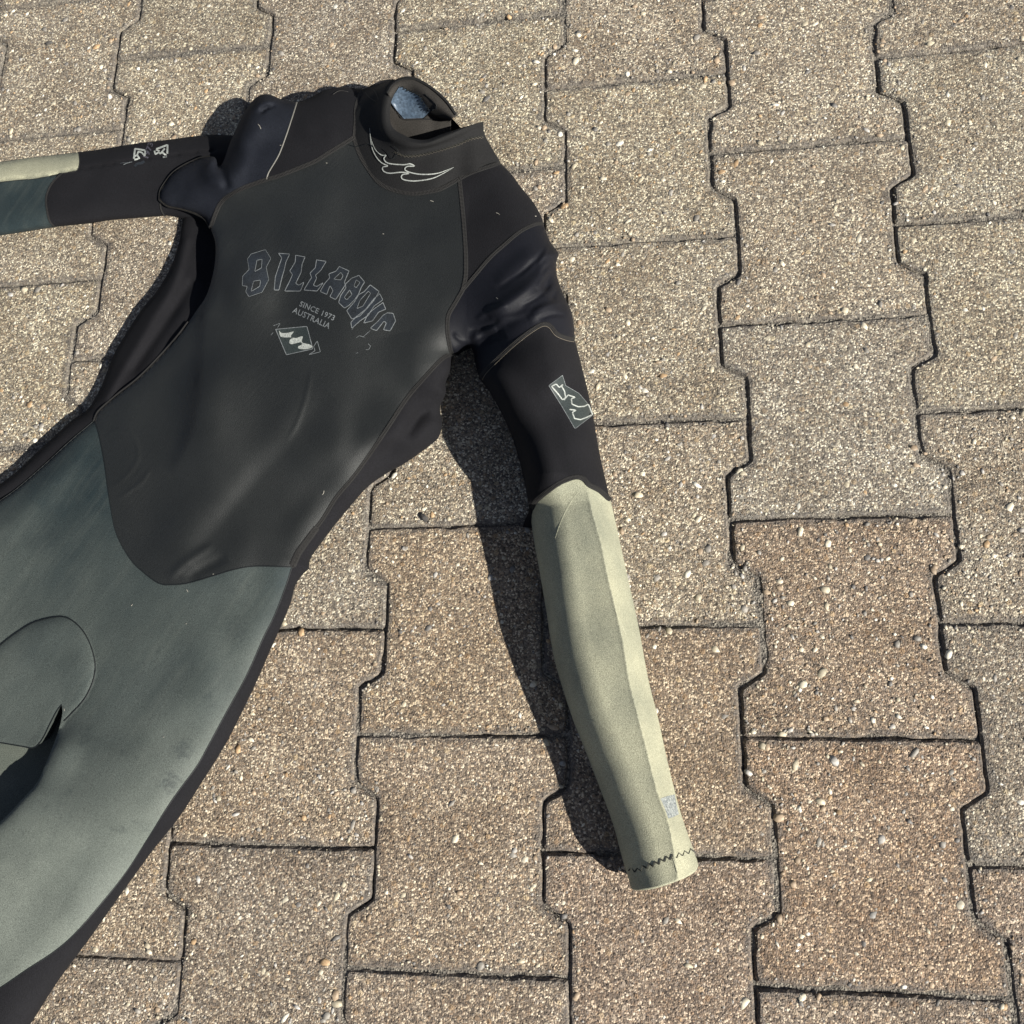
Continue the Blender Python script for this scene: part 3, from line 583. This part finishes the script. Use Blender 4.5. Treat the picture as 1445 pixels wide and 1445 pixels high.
# open cuff: neoprene thickness turning in, and the underside
def cuff():
    c = C['cuff']; h = Hm(c) - .0016; W = world(c, h); ax = np.array([.18, -.98]); V = []
    prof = [(0, 0), (.0012, -.0006), (.0016, -.0018), (.0008, -.0032), (-.0020, -.0040), (-.0045, -.0060)]
    for fwd, dz in prof:
        V.append(np.column_stack([W[:, :2] + ax * fwd, np.maximum(W[:, 2] + dz, .003)]))
    n = len(c); V = np.vstack(V); F = [(k * n + i, k * n + i + 1, (k + 1) * n + i + 1, (k + 1) * n + i) for k in range(len(prof) - 1) for i in range(n - 1)]
    newmesh('cuff_edge', V, F, M['cream'], suit)
cuff()

# ------------------------------------------------------------------ seams, threads, ribbons
def strip(name, c, H, prof, mt, step=2.5, taper=None, parent=suit):
    """prof: [(side offset in plan units, lift in mm), ...]"""
    c = resample(c, step); n = len(c); V = []; tp = np.ones(n) if taper is None else taper(np.linspace(0, 1, n))
    base = H(c)
    for o, z in prof: 
        q = offs(c, o * tp); V.append(world(q, H(q) * .5 + base * .5 + z * .001))
    V = np.vstack(V); K = len(prof)
    F = [(k * n + i, k * n + i + 1, (k + 1) * n + i + 1, (k + 1) * n + i) for k in range(K - 1) for i in range(n - 1)]
    return newmesh(name, V, F, mt, parent)
def stitches(name, c, H, half, pitch, wd, mt, lift=1.0, ladder=False, parent=suit):
    c = resample(c, pitch); sg = np.where(np.arange(len(c)) % 2 == 0, 1., -1.) * half
    q = offs(c, sg); V = []; F = []; hb = H(c) + lift * .001
    if ladder:
        a, b = offs(c, half), offs(c, -half); t = np.gradient(c, axis=0); t /= np.linalg.norm(t, axis=1)[:, None] + 1e-9
        for i in range(len(c)):
            k = len(V); d = t[i] * wd / 2; V += [(a[i] - d, hb[i]), (a[i] + d, hb[i]), (b[i] + d, hb[i]), (b[i] - d, hb[i])]; F.append((k, k + 1, k + 2, k + 3))
    else:
        for i in range(len(c) - 1):
            d = q[i + 1] - q[i]; d = np.array([-d[1], d[0]]) / (np.hypot(*d) + 1e-9) * wd / 2; k = len(V)
            V += [(q[i] - d, hb[i]), (q[i] + d, hb[i]), (q[i + 1] + d, hb[i + 1]), (q[i + 1] - d, hb[i + 1])]; F.append((k, k + 1, k + 2, k + 3))
    return newmesh(name, world([v[0] for v in V], [v[1] for v in V]), F, mt, parent, smooth=False)
FLAT = lambda w: [(-w, -.3), (-w * .75, .7), (-w * .35, .8), (0, .1), (w * .35, .8), (w * .75, .7), (w, -.3)]
def flatlock(c, H=Hm, w=3.4, mt='thread', pitch=1.9):
    s_ = strip('seam', c, H, FLAT(w), M['seam'])
    stitches('stitching', c, H, w * .8, pitch, .55, M[mt], 1.0, ladder=True, parent=s_)
seams = [join(C['shL'], C['shL2']), C['neckM'], C['neckR'], join(C['armS2'][::-1], C['armS1'][::-1]), C['seamSR'], C['capRtop'], C['seamSL'][::-1], C['neckL']]
for c in seams[:5]: flatlock(c)
flatlock(C['capRtop'], w=3.0, mt='thread'); flatlock(C['seamSL'], w=2.6); flatlock(C['neckL'], w=2.4)
flatlock(C['capRlow'], w=3.0, mt='thread'); strip('thread_line', offs(C['capRlow'], -3.4), Hm, [(-.35, 1), (0, 1.2), (.35, 1)], M['thread_light'])
flatlock(C['capBot'], w=1.8, mt='thread_light'); flatlock(C['capTop'][:34], w=1.6)
strip('piping', C['piping'], Hm, [(-1.1, 0), (-.7, .7), (0, .9), (.7, .7), (1.1, 0)], M['piping'])
flatlock(C['hem'], w=3.8); flatlock(spline([(226, 284), (227, 295), (232, 305)]), Hl, w=1.3)
flatlock(C['slTe'], Hl, w=1.4); strip('seam', C['slCr'], Hl, [(-.9, 0), (0, .6), (.9, 0)], M['seam'])
strip('crease_seam', join(C['slCrL'][::-1]), Hl, [(-.8, 0), (0, .5), (.8, 0)], M['glue'])
for c in (C['chBot'], C['tealR'][:-20], C['tealL'][30:], C['flap']): strip('glued_seam', c, Hm, [(-.9, .15), (0, .35), (.9, .15)], M['glue'])
oval = OVAL
strip('glued_seam', oval, Hm, [(-.9, .9), (0, 1.2), (.9, .9)], M['glue'])
# messy overlock where the side seam meets the hip
flatlock(np.array([(412, 798), (420, 780), (431, 764), (446, 744)]), w=6, pitch=1.4)
# cuff zigzag
zz = spline([(887, 1226), (900, 1228), (911, 1223), (925, 1219), (937, 1213), (950, 1209), (962, 1205), (979, 1199)])
stitches('cuff_stitching', zz, lambda p: Hm(p) - .0016, 3.0, 4.4, 2.1, M['thread_dark'], .5)
for k in range(5):
    x0 = 950 + 4 * k
    strip('hem_gather', np.array([(x0, 1212 - k * 1.3), (x0 + 3, 1222 - k), (x0 + 6, 1232 - 2 * k)]), lambda p: Hm(p) - .0016, [(-1.2, -.2), (0, .5), (1.2, -.2)], M['cream'], step=1.5)
# faint pressed lines in the forearm jersey
for c in ([(815, 695), (803, 712), (792, 735), (783, 760)], [(815, 1010), (835, 1016), (850, 1024), (864, 1036)], [(806, 823), (825, 822), (848, 829)], [(868, 862), (876, 880), (884, 896)]):
    strip('pressed_line', spline(c), lambda p: Hm(p) - .0016, [(-1.2, -.1), (0, .35), (1.2, -.1)], M['cream'], step=2, taper=lambda t: .3 + np.sin(t * 3.14))
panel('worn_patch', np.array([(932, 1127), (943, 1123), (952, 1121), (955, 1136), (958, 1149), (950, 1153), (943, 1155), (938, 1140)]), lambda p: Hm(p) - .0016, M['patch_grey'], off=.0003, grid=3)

# ------------------------------------------------------------------ collar
K0 = np.array([(510, 126), (503, 150), (501, 173), (502, 198), (512, 224), (530, 253), (555, 267), (583, 272), (613, 268), (646, 251), (675, 240), (706, 229)], float)
K1 = np.array([(546, 114), (533, 128), (527, 150), (529, 176), (539, 199), (553, 213), (572, 220), (596, 218), (621, 212), (648, 204), (668, 195), (685, 192)], float)
K2 = np.array([(554, 112), (544, 125), (537.5, 150), (537.5, 173), (545, 190), (561, 200), (579, 206), (600, 206), (623, 199), (651, 187), (668, 178), (682, 173)], float)
K3 = np.array([(563, 117), (551, 130), (545, 150), (545, 172), (552, 186), (566, 194), (581, 200), (601, 201.5), (622, 194), (650, 182.5), (668, 175.5), (680, 172.5)], float)
K4 = np.array([(566, 122), (556, 134), (551, 151), (551, 172), (557, 183), (569, 190), (583, 196), (602, 197), (622, 190), (649, 181), (667, 176), (679, 174)], float)
hK0 = Hm(K0) + .0005; nK = len(K0)
hK = [hK0, hK0 * .45 + .55 * .079, np.full(nK, .0805), np.full(nK, .0825), np.full(nK, .078)]
rimz = np.array([.0825, .0825, .0825, .0825, .0825, .0825, .082, .080, .077, .073, .069, .065])
hK[2] = rimz - .002; hK[3] = rimz.copy(); hK[4] = rimz - .004; hK[1] = hK0 * .45 + .55 * (rimz - .0035); hK[1][0] -= .006
def dense(Cs, Hs_, nu=96, nv=26):
    """smooth loft through traced rails"""
    tu = np.linspace(0, 1, len(Cs[0])); uu = np.linspace(0, 1, nu); rails = []
    def crs(y, x, q):
        y = np.asarray(y, float); dx = np.gradient(y, x)
        i = np.clip(np.searchsorted(x, q) - 1, 0, len(x) - 2); h = x[i + 1] - x[i]; t = (q - x[i]) / h
        return (2 * t**3 - 3 * t**2 + 1) * y[i] + (t**3 - 2 * t**2 + t) * h * dx[i] + (-2 * t**3 + 3 * t**2) * y[i + 1] + (t**3 - t**2) * h * dx[i + 1]
    for c, h in zip(Cs, Hs_): rails.append(np.stack([crs(c[:, 0], tu, uu), crs(c[:, 1], tu, uu), crs(h, tu, uu)], 1))
    rails = np.array(rails); tv = np.linspace(0, 1, len(Cs)); vv = np.linspace(0, 1, nv); out = np.empty((nv, nu, 3))
    for j in range(nu):
        for k in range(3): out[:, j, k] = crs(rails[:, j, k], tv, vv)
    return out
def gridmesh(name, G, mt, thick=0, parent=suit):
    nv, nu, _ = G.shape; V = world(G[:, :, :2].reshape(-1, 2), G[:, :, 2].ravel())
    F = [(a * nu + b, a * nu + b + 1, (a + 1) * nu + b + 1, (a + 1) * nu + b) for a in range(nv - 1) for b in range(nu - 1)]
    o = newmesh(name, V, F, mt, parent)
    if thick: md = o.modifiers.new('thick', 'SOLIDIFY'); md.thickness = thick; md.offset = 0
    return o
GC = dense([K0, K1, K2, K3, K4], hK)
col_o = gridmesh('collar', GC[:9], M['collar']); rim_o = gridmesh('collar_binding', GC[8:], M['collar'])
CPT = GC[:14].reshape(-1, 3)
def Hc(P):
    P = np.asarray(P, float).reshape(-1, 2); d2 = ((P[:, None, :] - CPT[None, :, :2]) ** 2).sum(2); idx = np.argsort(d2, 1)[:, :6]
    wt = 1 / (np.take_along_axis(d2, idx, 1) + .5); return (wt * CPT[:, 2][idx]).sum(1) / wt.sum(1)
# back of the collar seen from inside
A = [[(545, 131), (552, 119), (565, 111), (582, 109.5), (598, 116), (614, 127), (630, 142), (645, 163)],
     [(549, 136), (556, 125), (567, 119), (581, 119), (593, 126), (606, 137), (620, 150), (640, 166)],
     [(551, 145), (560, 140), (572, 138), (584, 140), (594, 146), (604, 154), (616, 161), (636, 169)],
     [(549, 168), (558, 168), (570, 168), (584, 168), (596, 168), (610, 168), (622, 169), (636, 171)],
     [(549, 200), (560, 204), (572, 207), (586, 210), (598, 210), (612, 206), (624, 202), (637, 196)]]
hA = [[.082, .083, .083, .083, .082, .080, .078, .074], [.083, .084, .084, .084, .083, .081, .079, .075], [.070, .071, .071, .071, .070, .069, .067, .065], [.056, .056, .056, .056, .056, .055, .055, .054], [.044, .040, .040, .040, .040, .041, .042, .043]]
GB = dense([np.array(a, float) for a in A], [np.array(h) for h in hA], 60, 26)
gridmesh('collar_back', GB, M['lining'], .0025)
BPT = GB.reshape(-1, 3)
def Hb(P):
    P = np.asarray(P, float).reshape(-1, 2); d2 = ((P[:, None, :] - BPT[None, :, :2]) ** 2).sum(2); idx = np.argsort(d2, 1)[:, :6]
    wt = 1 / (np.take_along_axis(d2, idx, 1) + .5); return (wt * BPT[:, 2][idx]).sum(1) / wt.sum(1)
panel('size_label', np.array([(564, 122), (556, 134), (551, 144), (560, 156), (570, 167.5), (583, 167), (597, 166.5), (603, 161), (607, 156), (600, 146), (594, 138), (587, 133), (578, 129), (571, 125)]), Hb, M['label'], off=.0022, grid=3)
stitches('lining_stitching', spline([(566, 122), (574, 127), (585, 130), (592, 135), (598, 145), (607, 155), (617, 151)]), Hb, 1.6, 2.6, 1.1, M['glue'], 2.6)
strip('lining_seam', spline([(598, 167), (607, 158), (616, 150), (612, 144), (600, 133)]), Hb, [(-1, 1.4), (0, 2.6), (1, 1.4)], M['seam'])
strip('lining_seam', spline([(551, 146), (560, 157), (570, 168.5), (600, 168), (635, 170)]), Hb, [(-.9, 1.4), (0, 2.2), (.9, 1.4)], M['seam'])
for c in ([(546, 131), (553, 119.5), (566, 112), (582, 111), (598, 117.5), (614, 128.5), (630, 143.5), (643, 162)],):
    strip('collar_binding', spline(c), Hb, [(-2.4, .5), (-1.4, 2.6), (0, 3.4), (1.4, 2.6), (2.4, .5)], M['collar'])
stitches('collar_stitching', spline([(556, 214), (573, 220), (596, 218), (621, 212), (646, 204), (664, 196), (682, 193)]), Hc, 1.5, 2.4, .8, M['thread_dark'], .9)
stitches('collar_stitching', spline([(558, 215), (573, 221), (596, 219), (621, 213), (646, 205), (664, 197), (682, 194)]), Hc, 1.2, 2.4, .6, M['thread_light'], 1.1)

# ------------------------------------------------------------------ prints
def tr(pts, ox, oy, k): return [(ox + x * k, oy + y * k) for x, y in pts]
def outline(name, pts, H, w, mt, closed=True, lift=.35, parent=suit):
    p = list(pts) + ([pts[0]] if closed else []); p = resample(np.array(p, float), 1.5)
    return strip(name, p, H, [(-w / 2, lift), (w / 2, lift)], mt, step=1.5, parent=parent)
chest_logo = [
 ([(140, 220), (165, 185), (262, 155), (300, 215), (268, 275), (285, 360), (240, 445), (150, 475), (128, 440), (140, 405), (105, 400), (108, 335), (152, 290)], [[(205, 228), (240, 220), (236, 280), (190, 305)], [(182, 370), (230, 362), (224, 405), (165, 440)]]),
 ([(352, 180), (428, 185), (402, 240), (390, 295), (375, 345), (355, 430), (322, 430), (330, 340), (352, 275), (374, 212)], []),
 ([(468, 193), (532, 205), (512, 255), (505, 310), (468, 385), (490, 397), (526, 375), (500, 437), (393, 437), (425, 375), (447, 325), (428, 300), (465, 240)], []),
 ([(610, 225), (676, 235), (640, 295), (602, 330), (612, 347), (588, 398), (612, 406), (657, 378), (615, 437), (524, 430), (560, 370), (577, 345), (565, 315), (602, 278)], []),
 ([(765, 270), (831, 300), (800, 375), (806, 395), (740, 495), (700, 475), (722, 435), (702, 400), (690, 430), (680, 460), (635, 440), (665, 385), (700, 347), (693, 320), (742, 302)], [[(775, 310), (791, 332), (775, 362), (727, 355)]]),
 ([(898, 330), (937, 375), (915, 410), (897, 455), (870, 495), (830, 535), (800, 553), (760, 515), (775, 465), (810, 415), (806, 390), (848, 350)], [[(880, 362), (906, 378), (880, 415), (864, 402)], [(835, 430), (852, 460), (815, 497), (798, 480)]]),
 ([(975, 395), (1036, 440), (1000, 500), (962, 545), (905, 606), (850, 628), (815, 570), (868, 510), (896, 462), (935, 440)], [[(962, 438), (978, 452), (925, 540), (884, 556), (905, 500)]]),
 ([(1040, 455), (1061, 497), (1000, 540), (962, 602), (905, 640), (850, 690), (843, 650), (880, 612), (945, 560), (1000, 490)], []),
 ([(1062, 515), (1081, 560), (1032, 580), (990, 640), (930, 655), (960, 592), (1012, 550)], []),
 ([(1090, 585), (1130, 588), (1148, 640), (1110, 708), (1065, 700), (1085, 652), (1068, 642), (1018, 706), (975, 690), (1030, 640), (1062, 602)], [])]
for i, (o_, holes) in enumerate(chest_logo):
    pts = np.array(tr(o_, 320, 320, .2076)); L_ = panel('logo_letter', resample(np.vstack([pts, pts[:1]]), 2)[:-1], Hm, M['print_fill'], off=.00022, grid=2.5)
    mt = M['print_grey'] if i not in (0,) else M['print_fill']
    outline('letter_outline', pts, Hm, 1.0 if i else .6, M['print_grey'], parent=L_)
    for hh in holes:
        hp = np.array(tr(hh, 320, 320, .2076)); panel('letter_counter', resample(np.vstack([hp, hp[:1]]), 2)[:-1], Hm, M['rubber'], off=.00028, grid=2.5, parent=L_)
        outline('letter_outline', hp, Hm, .7, M['print_grey'], parent=L_)
def text(name, s_, start, end, height, H, mt, bold=.03):
    cu = bpy.data.curves.new(name, 'FONT'); cu.body = s_; cu.offset = bold * .5; cu.resolution_u = 3; cu.space_character = 1.08
    to = bpy.data.objects.new(name, cu); COL.objects.link(to)
    me = bpy.data.meshes.new_from_object(to.evaluated_get(bpy.context.evaluated_depsgraph_get())); bpy.data.objects.remove(to)
    V = np.array([v.co[:] for v in me.vertices]); x0, x1 = V[:, 0].min(), V[:, 0].max(); y1 = V[:, 1].max()
    a, b = np.array(start, float), np.array(end, float); d = b - a; nn = np.array([d[1], -d[0]]) / np.hypot(*d)
    q = a + ((V[:, 0] - x0) / (x1 - x0))[:, None] * d + nn * (V[:, 1] / y1 * height)[:, None]
    F = [tuple(p.vertices) for p in me.polygons]; bpy.data.curves.remove(cu)
    return newmesh(name, world(q, H(q) + .0004), F, mt, suit, smooth=False)
bpy.context.view_layer.update()
text('logo_text', 'SINCE 1973', (422, 431.5), (470.5, 452.5), 7.6, Hm, M['print_grey'])
text('logo_text', 'AUSTRALIA', (412, 440.5), (464, 464), 8.2, Hm, M['print_grey'])
dm = tr([(332, 697), (545, 677), (585, 830), (405, 870)], 320, 320, .2076)
em = panel('logo_emblem', resample(np.array(dm + dm[:1]), 2)[:-1], Hm, M['print_green'], off=.0002, grid=2.5); outline('emblem_outline', dm, Hm, 1.0, M['print_grey'], parent=em)
wv = spline(tr([(355, 705), (375, 722), (420, 720), (455, 712), (435, 745), (470, 756), (515, 745), (512, 785), (562, 800), (582, 818), (540, 832), (490, 828), (487, 812), (510, 800), (500, 785), (440, 798), (425, 785), (432, 765), (447, 752), (370, 748), (355, 705)], 320, 320, .2076), 1.2)
panel('emblem_wave', wv[:-1], Hm, M['print_white'], off=.0004, grid=2.5, parent=em)
outline('emblem_arrow', tr([(590, 815), (615, 775), (636, 850), (555, 870), (600, 842)], 320, 320, .2076), Hm, .8, M['print_grey'])
outline('emblem_arrow', tr([(318, 672), (365, 655), (345, 685)], 320, 320, .2076), Hm, .7, M['print_grey'], closed=False)
for c in ([(880, 755), (900, 740), (935, 750)], [(960, 795), (978, 810), (965, 835), (945, 835)], [(880, 860), (892, 855)], [(300, 735), (315, 720)], [(850, 700), (870, 670)], [(930, 745), (975, 705)]):
    outline('print_remnant', tr(c, 320, 320, .2076), Hm, .6, M['print_grey'], closed=False)
# collar waves
tpw = lambda t: np.clip(np.minimum(t * 2.2, (1 - t) * 4) + .25, .25, 1)
for c in ([(250, 545), (262, 640), (300, 730), (350, 775), (392, 778), (372, 800), (385, 832), (430, 850), (540, 858), (592, 850), (632, 870), (570, 872), (550, 900), (600, 925), (700, 940), (830, 930), (965, 880)],
          [(250, 545), (265, 690), (300, 780), (350, 840), (405, 868), (362, 878), (368, 912), (420, 930), (520, 922), (585, 932), (530, 942), (522, 972), (560, 990), (650, 995), (780, 975), (880, 930), (965, 880)]):
    strip('collar_wave_print', spline(tr(c, 480, 90, .166), 1.5), Hc, [(-.8, 1.0), (0, 1.1), (.8, 1.0)], M['print_white'], step=1.5, taper=tpw)
# right sleeve badge
k5 = (580, 440, .2215)
bd = panel('sleeve_badge', resample(np.array(tr([(965, 405), (878, 470), (960, 600), (1045, 745), (1155, 660), (1122, 580), (1070, 520), (985, 470), (965, 405)], *k5)), 2.5)[:-1], Hm, M['print_green'], off=.0003, grid=3)
outline('badge_outline', tr([(965, 405), (878, 470), (960, 600), (1045, 745), (1155, 660), (1122, 580), (1070, 520), (985, 470)], *k5), Hm, .7, M['print_grey'], parent=bd)
for c in ([(968, 463), (945, 482), (925, 460), (895, 475), (935, 520), (965, 560), (985, 548), (978, 505), (960, 475)], [(975, 562), (1000, 530), (1048, 545), (1022, 552), (1025, 588), (1065, 605), (1105, 602), (1130, 588), (1158, 655)], [(1010, 622), (1052, 627), (1028, 640), (1042, 680), (1080, 687), (1120, 672), (1155, 655)]):
    strip('badge_wave', resample(np.array(tr(c, *k5)), 1.5), Hm, [(-.85, .6), (.85, .6)], M['print_white'], step=1.5, parent=bd)
# left sleeve arrows and small lettering
k1 = (150, 180, .1246)
for c, w_ in (([(312, 352), (325, 240), (440, 258)], 1.25), ([(350, 312), (362, 272), (402, 282), (436, 322), (440, 262)], 1.1), ([(316, 326), (350, 312), (376, 350), (318, 364)], 1.2),
          ([(566, 244), (694, 196), (690, 296)], 1.3), ([(545, 262), (556, 304), (592, 278), (612, 298), (662, 236)], 1.1), ([(560, 252), (604, 266)], 1.0), ([(636, 282), (690, 326), (640, 336)], 1.2)):
    strip('arrow_print', resample(np.array(tr(c, *k1)), 1), Hl, [(-w_, .5), (w_, .5)], M['print_white'], step=1)
def tinytext(s_, a, b, h): text('sleeve_text', s_, a, b, h, Hl, M['print_mauve'], .07)
tinytext('1973', (208.5, 223.5), (216.5, 202.5), 7.5)
strip('abrasion', spline(tr([(110, 402), (190, 400), (300, 385), (230, 405), (195, 420)], *k1), 1.5), Hl, [(-.4, .5), (.4, .5)], M['print_grey'], step=1.5)
strip('abrasion', spline(tr([(320, 440), (350, 410), (400, 400), (430, 380)], *k1), 1.5), Hl, [(-1.8, .4), (1.8, .4)], M['print_fill'], step=1.5)
# lint, hairs and loose threads
LR = np.random.default_rng(11)
lint = [(364, 175, 8, 60), (607, 283, 5, 20), (755, 305, 2, 0), (455, 698, 6, -70), (263, 832, 4, 60), (300, 810, 2, 0), (460, 230, 2, 0), (700, 300, 6, 30), (262, 880, 2, 10), (185, 855, 3, -60), (540, 330, 2, 0), (395, 205, 2, 0), (735, 480, 2, 20), (90, 1000, 3, 80), (230, 1040, 2, 0), (700, 420, 3, 40)]
for x, y, ln, a in lint:
    a = math.radians(a); c = spline([(x, y), (x + ln * .5 * math.cos(a) + .8, y + ln * .5 * math.sin(a)), (x + ln * math.cos(a), y + ln * math.sin(a))], 1.5)
    strip('lint_fibre', c, Hm, [(-.35, .6), (0, .9), (.35, .6)], M['lint'], step=1.2)
for c in ([(470, 133), (480, 128), (500, 130), (518, 124), (528, 128), (534, 140)], [(515, 130), (522, 138), (530, 143)], [(492, 204), (505, 207), (520, 203), (528, 208)], [(556, 206), (562, 214), (554, 224), (548, 216), (542, 210)]):
    strip('loose_thread', spline(c, 1.5), Hc, [(-.35, 1.5), (0, 2), (.35, 1.5)], M['thread'] if c[0][1] < 200 else M['glue'], step=1.5)

# ------------------------------------------------------------------ loose bits on the pavement
def stone(name, px, py, a, b_, c_, ang, mt, label, cat):
    p = world([(px, py)], 0.)[0]; V = ico * np.random.default_rng(int(px)).uniform(.75, 1.2, (12, 1)) * np.array([a, b_, c_])
    ang = math.radians(ang); V = np.stack([V[:, 0] * math.cos(ang) - V[:, 1] * math.sin(ang), V[:, 0] * math.sin(ang) + V[:, 1] * math.cos(ang), V[:, 2] - V[:, 2].min()], 1)
    o = newmesh(name, V, [tuple(map(int, f)) for f in icf], mt, None, smooth=False); o.location = (p[0], p[1], .0002); o['label'] = label; o['category'] = cat
stone('pebble', 71, 62, .0055, .0028, .0022, 10, M['slate'], 'small dark grey pebble lying on a pale paver above the striped sleeve', 'pebble')
stone('stone_flake', 599, 731, .006, .003, .002, -50, M['slate'], 'dark slate flake at a paver joint between the torso and the sleeve shadow', 'stone')
print('tris', sum(len(o.data.polygons) for o in bpy.data.objects if o.type == 'MESH'))
